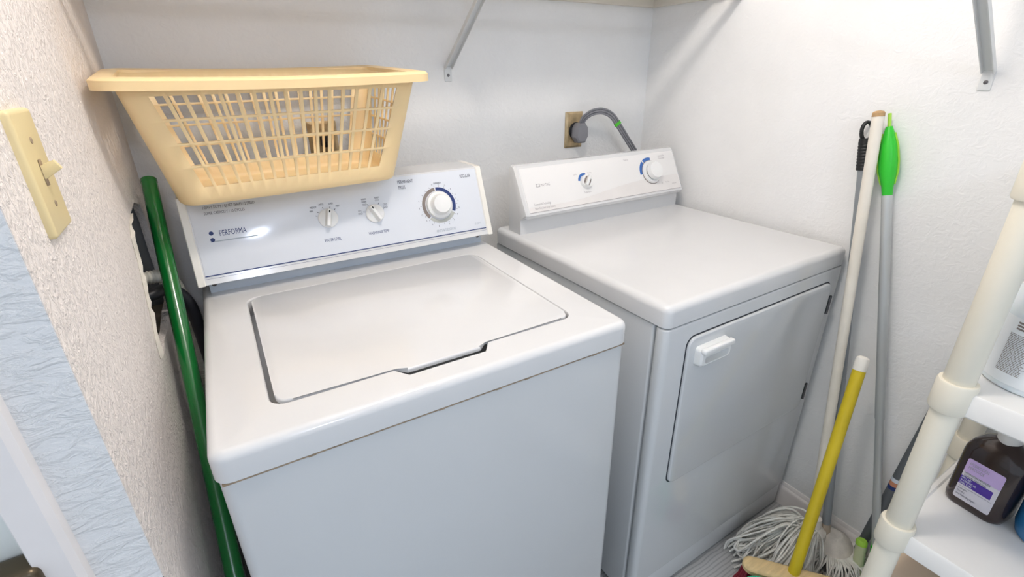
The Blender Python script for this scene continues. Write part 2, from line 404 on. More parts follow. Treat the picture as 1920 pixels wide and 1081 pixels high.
    m = MB(); m.M = F @ Matrix.Translation((.550, .094, 0)); m.ring(.0365, .045, math.radians(-28), math.radians(92), z, 30); m.build('navy_dial_band', 'navy', c)
    m = MB(); m.M = F @ Matrix.Translation((.550, .094, 0)); m.ring(.0365, .045, math.radians(96), math.radians(222), z, 30); m.build('taupe_dial_band', 'taupe', c)
    m = MB(); m.M = F @ Matrix.Translation((.550, .094, 0)); m.ring(.0365, .045, math.radians(226), math.radians(328), z, 30); m.build('silver_dial_band', 'silverprint', c)
    m = MB(); m.M = F @ Matrix.Translation((.550, .094, .001))
    m.lathe([(.0345, 0), (.0345, .005), (.033, .008), (.027, .010), (.0245, .014), (.0235, .024), (.022, .0265), (.015, .0272), (.002, .0265)], 40); m.build('cycle_dial', 'dial', c)
    for cx, cy, ang in ((.279, .100, -15), (.386, .096, 27)):
        K = F @ Matrix.Translation((cx, cy, .001)) @ Matrix.Rotation(math.radians(ang), 4, 'Z')
        m = MB(); m.M = K; m.lathe([(.0215, 0), (.0215, .0035), (.0195, .005), (.002, .0055)], 32)
        m.loft([[(sx*wd, sy, zz) for sx, sy in ((-1, -.0185), (1, -.0185), (1, .0185), (-1, .0185))] for wd, zz in ((.0075, .004), (.0045, .012), (.0035, .017), (.003, .0175))])
        k = m.build('selector_knob', 'dial', c, sharp=50)
        m = MB(); m.M = K; m.quad(-.0014, .0014, .011, .0165, .0179); m.build('pointer_mark', 'black', k)
washer()

# ------------------------------------------------------------------ dryer
def dryer():
    W, D, H, LIP = .686, .685, .914, .049
    t = thing('clothes_dryer', 'white front-loading clothes dryer between the washer and the mops', 'dryer', (.7895, -.8026, 0), (0, 0, .01))
    m = MB(); m.slab(.003, W-.003, .036, D, .03, H-LIP-.002, .006, .003); m.build('cabinet', 'enamel_shaded', t)
    for x in (.06, W-.06):
        for y in (.07, D-.06): m = MB(); m.M = Matrix.Translation((x, y, 0)); m.lathe([(.022, 0), (.022, .034)], 12); m.build('foot', 'rubber', t)
    m = MB(); m.slab(.001, W-.001, 0, .034, .095, H-LIP-.0025, .014, .004); m.build('front_panel', 'enamel_shaded', t)
    m = MB(); m.slab(.004, W-.004, .004, .034, .012, .092, .012, .003); m.build('kick_panel', 'enamel_shaded', t)
    L = [[(x, y, z) for x, y in rrect(o, W-o, o, D-o, .018-o, 6)] for z, o in [(H-LIP, .002), (H-LIP+.002, 0)] + [(H-.015*(1-math.sin(PI/2*i/6)), .015*(1-math.cos(PI/2*i/6))) for i in range(7)] + [(H-.0005, .022)]]
    MB().loft(L).build('top_panel', 'enamel', t)
    # door
    FD = frame((0, .0005, 0), (1, 0, 0), (0, 0, 1))
    m = MB(); m.M = FD; m.slab(.068, .6375, .420, .830, 0, .0012, .024, .0005, both=False); m.build('door_gap', 'dgroove', t)
    m = MB(); m.M = FD; m.slab(.0715, .634, .4230, .8265, .0, .0075, .022, .004, both=False); dr = m.build('door', 'enamel_shaded', t)
    m = MB(); m.M = FD
    x0, x1, z0, z1 = .092, .196, .757, .803
    loops = [[(x, y, z) for x, y in rrect(x0+o, x1-o, z0+o, z1-o, .008, 5)] for z, o in ((.006, 0), (.022, .0015), (.026, .005))]
    inner = [[(x, y, z) for x, y in rrect(x0+.014, x1-.012, z0+.008, z1-.020, .007, 5)] for z in (.026, .024, .0105)]
    m.loft(loops+inner, True, True)
    m.slab(x0+.001, x1-.001, z1-.013, z1+.001, .020, .033, .006, .004); m.build('handle', 'dial', dr)
    for z in (.755, .472):
        m = MB(); m.M = FD; m.slab(.6405, .6575, z-.026, z+.026, -.001, .004, .002, .001); h = m.build('hinge', 'hinge', dr)
        m = MB(); m.tube([(.649, -.0035, z-.026), (.649, -.0035, z+.026)], .0035, 10); m.build('hinge_pin', 'screw', h)
    # console
    x0, x1 = .020, .672; yb, zb, yt, zt, back = .541, .968, .610, 1.105, D
    def prof(o): return [(yb+.030, H-.001), (yb+.030-o*0, zb-.012), (yb+.006+o, zb-.004+o*.3), (yb+o, zb+.006), (yt+o-.004, zt-.006-o), (yt+.004+o, zt-o), (back-.055, zt-o), (back-.05, H-.001)]
    c = MB(); c.loft([[(x, y, z) for y, z in prof(o)] for x, o in ((x0, .010), (x0+.003, .004), (x0+.010, 0), (x1-.010, 0), (x1-.003, .004), (x1, .010))]); c = c.build('console', 'enamel', t, sharp=28)
    F = frame((0, yb, zb+.006), (1, 0, 0), (0, yt-.004-yb, zt-zb-.012)); SL = math.hypot(yt-.004-yb, zt-zb-.012)
    m = MB(); m.M = F; m.slab(x0+.014, x1-.014, .006, SL-.004, -.001, .001, .006, .0005, both=False); m.build('face_panel', 'panel_dryer', c)
    z = .0013
    m = MB(); m.M = F; vs = []; n = 40                                       # pale wave printed across the face
    for i in range(n+1):
        x = x0+.016+(x1-x0-.032)*i/n; vs += [(x, .008, z-.0002), (x, .040+.016*math.sin((i/n-.45)*3.4)*1.0-.008*math.exp(-((i/n-.3)/.2)**2), z-.0002)]
    m.add(vs, [(2*i, 2*i+2, 2*i+3, 2*i+1) for i in range(n)]); m.build('printed_wave', 'swoosh', c)
    m = MB(); m.M = F; m.quad(x0+.016, x1-.016, .0068, .0082, z); m.text('MAYTAG', .0115, .094, .079, z, .7, 'LEFT'); m.quad(.078, .091, .0785, .0800, z); m.quad(.078, .091, .0868, .0885, z); m.quad(.078, .0800, .0785, .0885, z); m.quad(.0890, .091, .0785, .0885, z)
    m.text('Commercial Technology', .0095, .055, .0265, z, .62, 'LEFT'); m.text('Heavy Duty Extra Large Capacity', .0085, .055, .015, z, .62, 'LEFT')
    m.text('Temperature', .0075, .256, .040, z, .65); m.text('Timed Dry', .0075, .44, .122, z, .65); m.text('Automatic Dry', .0075, .60, .122, z, .65); m.text('Cottons & Jeans', .0065, .60, .114, z, .65)
    m.text('Less Dry', .006, .225, .098, z, .65); m.text('More Dry', .006, .28, .098, z, .65); m.text('Press Care', .0065, .60, .032, z, .65); m.text('Cool Down', .0065, .63, .024, z, .65); m.text('Off', .0065, .575, .030, z, .65)
    m.build('lettering', 'paleink', c)['kind'] = 'stuff'
    m = MB(); m.M = F @ Matrix.Translation((.256, .076, 0)); m.ring(.018, .0255, math.radians(70), math.radians(172), z, 20); m.build('blue_dial_print', 'blueprint', c)
    for a0, a1 in ((75, 122), (128, 188)):
        m = MB(); m.M = F @ Matrix.Translation((.535, .076, 0)); m.ring(.037, .0475, math.radians(a0), math.radians(a1), z, 16); m.build('blue_dial_print', 'blueprint', c)
    K = F @ Matrix.Translation((.258, .074, .001)) @ Matrix.Rotation(math.radians(-38), 4, 'Z')
    m = MB(); m.M = K; m.lathe([(.0205, 0), (.0205, .004), (.0185, .010), (.002, .0105)], 32); m.box(-.0045, .0045, -.0185, .0185, .009, .018, .0015); k = m.build('heat_knob', 'dial', c, sharp=45)
    m = MB(); m.M = K; 
    for s in (-1, 1):
        m.add([(s*.0055, -.0145, .0108), (s*.0105, -.010, .0108), (s*.0118, 0, .0108), (s*.0105, .010, .0108), (s*.0055, .0145, .0108)], [(0, 1, 2, 3, 4)])
    m.build('knob_recess', 'taupe', k)
    m = MB(); m.M = F @ Matrix.Translation((.537, .074, .001))
    m.lathe([(.0385, 0), (.0385, .003), (.036, .008), (.034, .0085)], 40); k = m.build('timer_dial', 'dial', c)
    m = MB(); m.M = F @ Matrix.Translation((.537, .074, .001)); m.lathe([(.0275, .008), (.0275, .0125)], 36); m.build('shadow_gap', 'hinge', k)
    m = MB(); m.M = F @ Matrix.Translation((.537, .074, .001)); m.lathe([(.029, .012), (.0285, .022), (.026, .0275), (.018, .0285), (.002, .028)], 40); m.build('timer_knob', 'dial', k)
    m = MB(); m.M = F @ Matrix.Translation((.537, .074, .001)); m.lathe([(.0400, 0), (.0400, .0012)], 40); m.build('dial_ring', 'taupe', k)
dryer()

# ------------------------------------------------------------------ laundry basket
def basket():
    t = thing('laundry_basket', 'pale yellow plastic laundry basket standing on the washer console', 'laundry basket', (.2240, -.199, 1.1262), (.055, -.012, .05))
    HB = .221; hw0, hd0, r0 = .2130, .104, .036; hw1, hd1, r1 = .2530, .150, .016
    # perimeter description: (side, fraction, open?) ; sides in CCW order from the front
    def samples(side_cols, margin, bar):
        fr = [0.0]; op = []
        w_ = (1-2*margin); pitch = w_/side_cols; b_ = bar*pitch
        fr.append(margin); op.append(False)
        for i in range(side_cols):
            a = margin+i*pitch
            fr.append(a+pitch-(b_ if i < side_cols-1 else 0)); op.append(True)
            if i < side_cols-1: fr.append(a+pitch); op.append(False)
        fr.append(1.0); op.append(False)
        return fr, op
    def corner(cx, cy, r, a): return (cx+r*math.cos(a), cy+r*math.sin(a))
    specs = [samples(16, .045, .25), samples(8, .03, .25), samples(16, .045, .25), samples(8, .03, .25)]
    seq = []          # (function of (hw,hd,r)) and open flag for the following interval
    NC = 6
    for s in range(4):
        fr, op = specs[s]
        for k, f in enumerate(fr):
            seq.append((('s', s, f), op[k] if k < len(op) else False))
        for i in range(1, NC): seq.append((('c', s, i/NC), False))
    def P(e, hw, hd, r):
        kind, s, f = e
        if kind == 's':
            A, B = [((-hw+r, -hd), (hw-r, -hd)), ((hw, -hd+r), (hw, hd-r)), ((hw-r, hd), (-hw+r, hd)), ((-hw, hd-r), (-hw, -hd+r))][s]
            return (A[0]+(B[0]-A[0])*f, A[1]+(B[1]-A[1])*f)
        cx, cy = [(hw-r, -hd+r), (hw-r, hd-r), (-hw+r, hd-r), (-hw+r, -hd+r)][s]
        return corner(cx, cy, r, [-PI/2, 0, PI/2, PI][s]+PI/2*f)
    rows = 4; v0, v1, hb = .11, .885, .02
    vs = [0]; vop = [False]; vs = [0.0, v0]; vop = [False]
    pitch = (v1-v0+hb)/rows
    for i in range(rows):
        vs.append(v0+(i+1)*pitch-hb); vop.append(True)
        if i < rows-1: vs.append(v0+(i+1)*pitch); vop.append(False)
    vs.append(1.0); vop.append(False)
    z0 = .014
    def loopv(v):
        return [P(e, hw0+(hw1-hw0)*v, hd0+(hd1-hd0)*v, r0+(r1-r0)*v)+(z0+(HB-z0)*v,) for e, _ in seq]
    m = MB(); n = len(seq); loops = [loopv(v) for v in vs]
    for i in range(3, 0, -1):                                     # rounded foot
        a = PI/2*i/3; o = .014*(1-math.cos(a)); loops.insert(0, None) if False else None
    verts = [p for l in loops for p in l]; faces = []
    for k in range(len(loops)-1):
        for i in range(n):
            if vop[k] and seq[i][1]: continue
            j = (i+1) % n; faces.append((k*n+i, k*n+j, (k+1)*n+j, (k+1)*n+i))
    foot = []
    for i in range(1, 4):
        a = PI/2*i/3; o = .014*(1-math.cos(a)); z = z0*(1-math.sin(a))
        foot.append([P(e, hw0-o, hd0-o, r0-o)+(z,) for e, _ in seq])
    base = len(verts); verts += [p for l in foot for p in l]
    for i in range(n): j = (i+1) % n; faces.append((base+i, base+j, j, i))
    for k in range(2):
        for i in range(n): j = (i+1) % n; faces.append((base+(k+1)*n+i, base+(k+1)*n+j, base+k*n+j, base+k*n+i))
    faces.append(tuple(base+2*n+i for i in range(n-1, -1, -1)))
    m.add(verts, faces); o = m.build('tub', 'basket', t, sharp=50, recalc=True)
    s = o.modifiers.new('wall', 'SOLIDIFY'); s.thickness = .0032; s.offset = -1
    # rim: closed profile swept around the mouth
    prof = [(-.004, -.004), (-.003, .004), (.006, .007), (.022, .006), (.027, .002), (.0275, -.012), (.0245, -.012), (.023, -.002), (.006, .001), (.001, -.008)]
    N = 10; L = []
    for o_, dz in prof:
        ring = []
        base_pts = []
        for s_ in range(4):
            for k in range(N): base_pts.append(('s', s_, k/N))
            for k in range(8): base_pts.append(('c', s_, k/8))
        for e in base_pts:
            x, y = P(e, hw1+o_, hd1+o_, r1+max(o_, -.01))
            sag = -.004*math.cos(min(PI/2, abs(x)/.25*PI/2))*(1 if abs(y) > .1 else 0)
            ring.append((x, y, HB+dz+sag))
        L.append(ring)
    MB().loft(L, closed=True).build('rim', 'basket', t, sharp=40)
basket()

# ------------------------------------------------------------------ green pole and hoses in the gap
def pole(name, label, cat, a, b, r, mats, extra=None):
    t = thing(name, label, cat, (a[0], a[1], 0)); off = Vector((a[0], a[1], 0)); A = Vector(a)-off; B = Vector(b)-off
    return t, A, B
t, A, B = pole('broom_pole', 'glossy dark green pole leaning between washer and rough wall', 'pole', (-.030, -1.185, .013), (-.034, -.135, 1.149), .014, None)
m = MB(); m.tube([A, B], .0142, 24); m.build('handle', 'greenpole', t)
m = MB(); m.M = axis_frame(B, B+(B-A)); m.lathe([(.0146, -.006), (.0146, .001), (.012, .003)], 24); m.build('end_cap', 'greenpole', t)

def corrugated(path, r, amp, pitch):
    P = smooth_path(path, 40); L = [0]
    for i in range(1, len(P)): L.append(L[-1]+(P[i]-P[i-1]).length)
    out = []; R = []; n = int(L[-1]/pitch*4); k = 0
    for i in range(n+1):
        s = L[-1]*i/n
        while k < len(L)-2 and L[k+1] < s: k += 1
        q = (s-L[k])/max(1e-9, L[k+1]-L[k]); out.append(P[k].lerp(P[k+1], q)); R.append(r+amp*(1, 1, -1, -1)[i % 4])
    return out, R
P_, R_ = corrugated([(-.105, -.235, .972), (-.075, -.232, .976), (-.047, -.215, .965), (-.034, -.200, .92), (-.033, -.195, .82), (-.033, -.197, .60), (-.033, -.20, .30), (-.033, -.205, .02)], .0125, .0012, .0062)
m = MB(); m.tube(P_, R_, 14); rebase(tag(m.build('drain_hose', 'hosewhite', sharp=60), 'white corrugated drain hose coming out of the wall hole', 'hose'), (-.033, -.205, 0))
m = MB(); m.tube(smooth_path([(-.105, -.285, .946), (-.07, -.275, .954), (-.045, -.245, .949), (-.022, -.238, .915), (-.016, -.234, .84), (-.015, -.234, .60), (-.016, -.240, .02)], 10), .0118, 14)
rebase(tag(m.build('supply_hose', 'rubber'), 'black rubber hose beside the white drain hose', 'hose'), (-.016, -.240, 0))

# ------------------------------------------------------------------ light switch on the rough wall
t = thing('light_switch', 'ivory toggle light switch on the rough wall', 'light switch', (LX, -.733, 1.256))
FS = frame((0, 0, 0), (0, -1, 0), (0, 0, 1)); FS = Matrix(((0, 0, 1, 0), (1, 0, 0, 0), (0, 1, 0, 0), (0, 0, 0, 1)))
m = MB(); m.M = FS; m.slab(-.036, .036, -.058, .058, 0, .0065, .004, .0035, both=False); pl = m.build('cover_plate', 'ivory', t)
for y in (-.030, .030):
    m = MB(); m.M = FS @ Matrix.Translation((0, y, .006)); m.lathe([(.0033, 0), (.0028, .0012), (.001, .0014)], 12); m.build('screw', 'rust', pl)
m = MB(); m.M = FS; m.quad(-.0055, .0055, -.0125, .0125, .0069); m.build('toggle_slot', 'rust', pl)
m = MB(); m.M = FS @ Matrix.Translation((0, 0, .006)) @ Matrix.Rotation(math.radians(-28), 4, 'X'); m.loft([[(x*k, y*k, z) for x, y in rrect(-.0045, .0045, -.006, .006, .001, 2)] for z, k in ((-.002, 1), (.012, .85), (.015, .75))]); m.build('toggle', 'ivory', t)

# ------------------------------------------------------------------ shelf, rod and brackets
SH = 1.585; SD = .30
t = thing('wall_shelf', 'white wooden shelf board along the back wall above the machines', 'shelf', (.71, 0, SH))
MB().box(LX-.71+.001, RX-.71-.001, -SD, -.001, 0, .018, .002).build('board', 'trim', t)
m = MB(); m.box(LX-.71+.001, RX-.71-.001, -.019, -.001, -.042, 0); m.build('back_cleat', 'shelfwood', t)
m = MB(); m.box(RX-.71-.020, RX-.71-.001, -SD+.01, -.019, -.042, 0); m.build('side_cleat', 'shelfwood', t)
t = tag(MB().tube([(LX+.001, -SD-.035, SH-.045), (RX-.001, -SD-.035, SH-.045)], .0125, 20).build('closet_rod', 'bracket'), 'white closet rod in front of the wall shelf', 'rod')
rebase(t, (.71, -SD-.035, SH-.045))
def bracket(label, loc, rz, depth, rise, group=None):
    """base plate on the wall (local +y into the wall), brace up and out, arm under the shelf"""
    t = thing('shelf_bracket', label, 'bracket', loc, (0, 0, rz))
    m = MB(); m.M = frame((0, 0, 0), (1, 0, 0), (0, 0, 1)); m.slab(-.011, .011, -.022, .018, 0, .003, .002, .001, both=False); p_ = m.build('base_plate', 'bracket', t)
    m = MB(); m.M = frame((0, -.003, -.006), (1, 0, 0), (0, 0, 1)); m.lathe([(.0042, 0), (.0035, .0018), (.001, .0024)], 12); m.build('screw', 'screw', p_)
    a = Vector((0, -.003, .018)); b = Vector((0, -depth, rise)); d = (b-a).normalized(); x = Vector((1, 0, 0)); nrm = x.cross(d)
    prof = [(-.011, 0), (.011, 0), (.011, .011), (.009, .011), (.009, .002), (-.009, .002), (-.009, .011), (-.011, .011)]
    m = MB(); m.loft([[tuple(q+x*u+nrm*v) for u, v in prof] for q in (a, b)]); m.build('brace', 'bracket', t)
    m = MB(); m.box(-.0085, .0085, -depth-.02, -.001, rise-.002, rise+.006); m.build('arm', 'bracket', t)
    m = MB(); m.box(-.0085, .0085, -.0035, -.0005, rise-.05, rise+.004); m.build('wall_flange', 'bracket', t)
bracket('white steel bracket under the wall shelf between washer and dryer', (.7085, 0, 1.346), 0, .305, .231)
bracket('white steel bracket on the wall above the plastic shelving unit', (RX, -.953, 1.320), -PI/2, .28, .240)

# ------------------------------------------------------------------ outlets and cords
def plate(t, w_, h_, m_='brass'):
    m = MB(); m.M = frame((0, 0, 0), (1, 0, 0), (0, 0, 1)); m.loft([[(x, y, z) for x, y in rrect(-w_/2+o, w_/2-o, -h_/2+o, h_/2-o, .002, 2)] for z, o in ((0, 0), (.003, 0), (.008, .007))]); return m.build('cover_plate', m_, t, sharp=20)
t = thing('dryer_outlet', 'tarnished brass wall outlet behind the dryer', 'outlet', (1.163, 0, 1.166)); p_ = plate(t, .072, .116)
m = MB(); m.M = frame((.004, -.007, -.003), (1, 0, 0), (0, 0, 1)); m.lathe([(.028, 0), (.028, .004), (.026, .005), (.002, .005)], 28); m.build('receptacle', 'black', t)
m = MB(); m.M = frame((.004, -.008, -.040), (1, 0, 0), (0, 0, 1)); m.lathe([(.003, 0), (.003, .001)], 10); m.build('screw', 'black', t)
t = thing('dryer_power_cord', 'grey power cord plugged into the brass outlet', 'cord', (1.17, -.012, 1.16))
m = MB(); FP = frame((0, 0, 0), (1, 0, 0), (0, 0, 1)); m.M = FP
hexo = lambda k: [(x*k, y*k) for x, y in ((-.012, -.034), (.014, -.034), (.024, -.016), (.022, .018), (.012, .030), (-.012, .030), (-.024, .014), (-.025, -.016))]
m.loft([[(x, y, z) for x, y in hexo(k)] for z, k in ((-.001, .9), (.006, 1), (.028, 1), (.034, .85))]); m.build('plug', 'cord', t)
cpath = smooth_path([(.002, -.020, .022), (.004, -.030, .044), (.026, -.046, .063), (.062, -.056, .066), (.098, -.062, .050), (.13, -.066, .015), (.165, -.068, -.025), (.205, -.070, -.070), (.235, -.072, -.11)], 8)
m = MB()
for k in (-1, 0, 1):
    pp = []
    for i, q in enumerate(cpath):
        tdir = (cpath[min(i+1, len(cpath)-1)]-cpath[max(i-1, 0)]).normalized(); side = tdir.cross(Vector((.25, 1, .1))).normalized()
        pp.append(q+side*.0072*k)
    m.tube(pp, .0036, 8)
m.build('cable', 'cord', t)
i = 38; a, b = cpath[i], cpath[i+1]; m = MB(); m.M = axis_frame(a, a+(b-a).normalized()); 
tdir = (b-a).normalized(); side = tdir.cross(Vector((.25, 1, .1))).normalized(); nn = side.cross(tdir)
m = MB(); m.loft([[tuple(a+tdir*s_+side*u+nn*v) for u, v in rrect(-.0122, .0122, -.0048, .0048, .004, 3)] for s_ in (-.005, .005)]); m.build('cord_tag', 'cordtag', t)

t = thing('washer_outlet', 'brass wall outlet seen through the basket lattice', 'outlet', (.345, 0, 1.178)); plate(t, .072, .116)
t = thing('washer_power_cord', 'black plug and cord in the outlet behind the basket', 'cord', (.347, -.009, 1.188))
m = MB(); m.M = frame((0, 0, 0), (1, 0, 0), (0, 0, 1)); m.slab(-.012, .012, -.014, .014, 0, .022, .006, .003); m.build('plug', 'black', t)
m = MB(); m.tube(smooth_path([(0, -.018, 0), (.002, -.032, -.012), (.004, -.036, -.05), (.004, -.040, -.12), (.004, -.05, -.22)], 6), .0035, 8); m.build('cable', 'black', t)

# ------------------------------------------------------------------ shelving unit
UX, UY, PR = 1.052, -1.183, .0212
BXR, UYR = 1.452, -1.158; UEND = -2.02
t = thing('shelving_unit', 'cream plastic shelving unit with round posts against the right wall', 'shelving unit', (UX, UY, 0))
LEV = (.165, .545, .862, 1.215)
def pst(x, y):
    z = 0
    for a, b in zip((0,)+LEV, LEV+(1.55,)):
        m = MB(); m.M = Matrix.Translation((x-UX, y-UY, 0)); m.lathe([(PR-.001, a+.0), (PR, a+.002), (PR, b-.002), (PR-.001, b)], 28); q = m.build('post', 'pvc', t)
for x, y in ((UX, UY), (BXR, UYR), (UX, UEND), (BXR, UEND)): pst(x, y)
for lv in LEV:
    m = MB(); 
    x0, x1, y0, y1 = UX-.010-UX, BXR+.02-UX, UEND-.02-UY, UY+.012-UY
    hi, lo = lv, lv-.044
    out = lambda o, z: [(x, y, z) for x, y in rrect(x0+o, x1-o, y0+o, y1-o, .03-o*.5, 5)]
    m.loft([out(.004, lo), out(0, lo+.004), out(0, hi-.004), out(.003, hi), out(.010, hi-.0005), out(.013, hi-.004), out(.05, hi-.004)]); 
    sh = m.build('shelf', 'shelfplastic', t, sharp=40)
    for x, y in ((UX, UY), (BXR, UYR), (UX, UEND), (BXR, UEND)):
        m = MB(); m.M = Matrix.Translation((x-UX, y-UY, 0)); m.lathe([(PR+.001, lo-.002), (PR+.005, lo), (PR+.0065, lo+.004), (PR+.0065, hi+.008), (PR+.005, hi+.011), (PR+.001, hi+.011)], 28); m.build('collar', 'pvc', sh)

# ------------------------------------------------------------------ things on the shelves
def label_text(m, lines, x, y, size, dy, z, sx=.6):
    for i, s in enumerate(lines): m.text(s, size, x, y-i*dy, z, sx, 'LEFT')
def peroxide():
    z0 = LEV[1]-.004
    t = thing('brown_bottle', 'dark brown bottle with a lilac and white label on the shelf', 'bottle', (1.243, -1.243, z0), (0, 0, math.radians(-8)))
    hw, hd = .047, .036      # local: label face is -x
    L = []
    for z, k, r in ((0, .90, .02), (.004, .97, .02), (.012, 1, .02), (.118, 1, .02), (.130, .98, .02), (.143, .88, .022), (.155, .66, .02), (.162, .42, .014), (.166, .36, .012)):
        L.append([(x, y, z) for x, y in rrect(-hd*k, hd*k, -hw*k, hw*k, min(r, hd*k*.95), 6)])
    MB().loft(L).build('body', 'bottle', t)
    m = MB(); m.M = Matrix.Translation((0, 0, .165)); m.lathe([(.0125, -.004), (.0165, -.004), (.0175, 0), (.0165, .021), (.0150, .023)], 28); m.build('cap', 'bottlecap', t)
    FL = frame((-hd-.0006, 0, 0), (0, -1, 0), (0, 0, 1))
    m = MB(); m.M = FL; m.slab(-.029, .029, .018, .112, -.0004, .0002, .004, .0001, both=False); lb = m.build('label', 'labelgrey', t)
    m = MB(); m.M = FL; m.slab(-.029, .029, .080, .112, 0, .0004, .004, .0001, both=False); m.build('lilac_band', 'labellilac', lb)
    m = MB(); m.M = FL; m.slab(-.029, .022, .051, .070, 0, .0004, .001, .0001, both=False); m.build('purple_band', 'labelpurple', lb)
    m = MB(); m.M = FL; z = .0007; label_text(m, ['HYDROGEN PEROXIDE', 'TOPICAL SOLUTION'], -.026, .0765, .0065, .0065, z); label_text(m, ['Antiseptic', 'First Aid', 'Oral Debriding Agent'], -.026, .040, .006, .007, z)
    m.quad(-.026, .026, .0465, .0470, z); m.build('label_text', 'ink', lb)
    m = MB(); m.M = FL; label_text(m, ['FIRST AID', 'ANTISEPTIC 3%', 'ORAL CARE'], -.027, .0645, .006, .006, z); m.build('white_text', 'labelwhite', lb)
    m = MB(); m.M = FL; label_text(m, ['HYDROGEN', 'PEROXIDE'], -.024, .099, .009, .009, z); m.build('violet_text', 'lightink', lb)
peroxide()
def jug():
    z0 = LEV[2]-.004
    t = thing('white_jug', 'translucent white jug with fine printed label on the upper shelf', 'jug', (1.181, -1.247, z0))
    r = .075
    MB().lathe([(r*.93, 0), (r*.98, .003), (r, .010), (r, .125), (r*.985, .135), (r*.9, .155), (r*.62, .182), (r*.35, .198), (.021, .205), (.021, .215)], 48).build('body', 'jug', t)
    m = MB(); m.M = Matrix.Translation((0, 0, .212)); m.lathe([(.024, 0), (.025, .003), (.024, .022), (.022, .025)], 28); m.build('cap', 'poledark', t)
    def cyl(m, a0, a1, z0_, z1_, rr, n=24):
        vs = []
        for i in range(n+1): a = a0+(a1-a0)*i/n; vs += [(rr*math.cos(a), rr*math.sin(a), z0_), (rr*math.cos(a), rr*math.sin(a), z1_)]
        m.add(vs, [(2*i, 2*i+2, 2*i+3, 2*i+1) for i in range(n)])
    m = MB(); a0, a1 = math.radians(120), math.radians(300); cyl(m, a0, a1, .012, .122, r+.0006, 40); lb = m.build('label', 'labelwhite', t, recalc=False)
    m = MB(); rnd = random.Random(5)                       # fine print: short broken lines in a column
    for k in range(26):
        z = .030+k*.0026; a = math.radians(146); end = math.radians(168+rnd.random()*7)
        while a < end:
            w_ = math.radians(1.2+rnd.random()*4); cyl(m, a, min(end, a+w_), z, z+.0011, r+.0009, 3); a += w_+math.radians(.7)
    for k in range(3):
        z = .104+k*.005; cyl(m, math.radians(150), math.radians(172+k*3), z, z+.003, r+.0009, 6)
    m.build('fine_print', 'taupe', lb, recalc=False)
    m = MB(); cyl(m, math.radians(206), math.radians(262), .020, .052, r+.0009, 14); m.build('aqua_print', 'aqua', lb, recalc=False)
jug()
t = thing('blue_jug', 'round blue plastic jug next to the brown bottle', 'jug', (1.250, -1.350, LEV[1]-.004))
MB().lathe([(.046, 0), (.052, .004), (.056, .02), (.057, .06), (.055, .085), (.048, .11), (.035, .13), (.02, .142), (.018, .155)], 40).build('body', 'blue', t)
m = MB(); m.M = Matrix.Translation((0, 0, .153)); m.lathe([(.020, 0), (.021, .003), (.020, .020), (.018, .022)], 24); m.build('cap', 'bottlecap', t)
t = thing('beige_jar', 'beige plastic tub on the lowest shelf behind the front post', 'tub', (1.150, -1.235, LEV[0]-.004))
MB().lathe([(.062, 0), (.066, .004), (.072, .20)], 36).build('body', 'beige', t)
m = MB(); m.M = Matrix.Translation((0, 0, .20)); m.lathe([(.074, -.004), (.076, 0), (.075, .016), (.070, .021), (.05, .024), (.002, .025)], 36); m.build('lid', 'beige', t)

# ------------------------------------------------------------------ mops and brooms in the corner
def string(m, pts, r, n=5): m.tube(smooth_path(pts, 4), r, n)
# string mop with white wooden pole
a, b = (1.375, -.950, .064), (1.440, -.793, 1.248)
t = thing('string_mop', 'string mop with chipped white wooden pole and loose cotton strands', 'mop', (a[0], a[1], 0))
O = Vector((a[0], a[1], 0)); A = Vector(a)-O; B = Vector(b)-O
m = MB(); m.tube([A, B], .0125, 20); h = m.build('handle', 'polewhite', t)
m = MB(); m.M = axis_frame(B, B+(B-A)); m.lathe([(.0129, -.008), (.0127, .0005), (.010, .004), (.004, .0055)], 20); m.build('bare_wood_tip', 'woodend', h)
rnd = random.Random(11); m = MB()
for i in range(300):
    a0 = math.radians(rnd.uniform(105, 206)); rad = rnd.uniform(.10, .265)*(1.0 if 120 < math.degrees(a0) < 225 else .72)
    base = Vector((-.01+rnd.uniform(-.02, .02), rnd.uniform(-.02, .02), .09+rnd.uniform(-.02, .02)))
    d = Vector((math.cos(a0), math.sin(a0), 0)); s = Vector((-d.y, d.x, 0)); k = rnd.uniform(-.03, .03); k2 = rnd.uniform(-.04, .04)
    hh = .095+rnd.uniform(-.045, .03)
    pts = [base, base+d*rad*.30+s*k*.6+Vector((0, 0, hh-.085)), base+d*rad*.62+s*k+Vector((0, 0, hh-.125)), None, None]
    pts[3] = Vector((d.x*rad*.88, d.y*rad*.88, rnd.uniform(.008, .04)))+s*(k+k2*.5); pts[4] = Vector((d.x*rad, d.y*rad, .005))+s*k2
    if rnd.random() < .45: pts[4] = pts[3]+s*rnd.uniform(-.04, .04)-d*.04; pts[4].z = max(.005, pts[4].z)
    lim = .803-.946-.006
    for q in pts:                                            # strands stop at the dryer front and the wall
        dd = (q.x+a[0]-1.182)*-.766+(q.y+a[1]+1.009)*-.643+.036          # and behind the broom block
        if dd > 0: q.x += .766*dd; q.y += .643*dd
        q.y = min(q.y, -.8026+.950-.014); q.x = min(q.x, .012); q.z = max(q.z, .005)
    string(m, pts, rnd.uniform(.0024, .0032))
st = m.build('strands', 'yarn', t, sharp=80); st['kind'] = 'stuff'
m = MB(); m.M = Matrix.Translation((0, 0, .0)); m.lathe([(.035, .045), (.038, .06), (.034, .095), (.018, .11), (.014, .14)], 20); m.build('mop_socket', 'mopcloth', t)

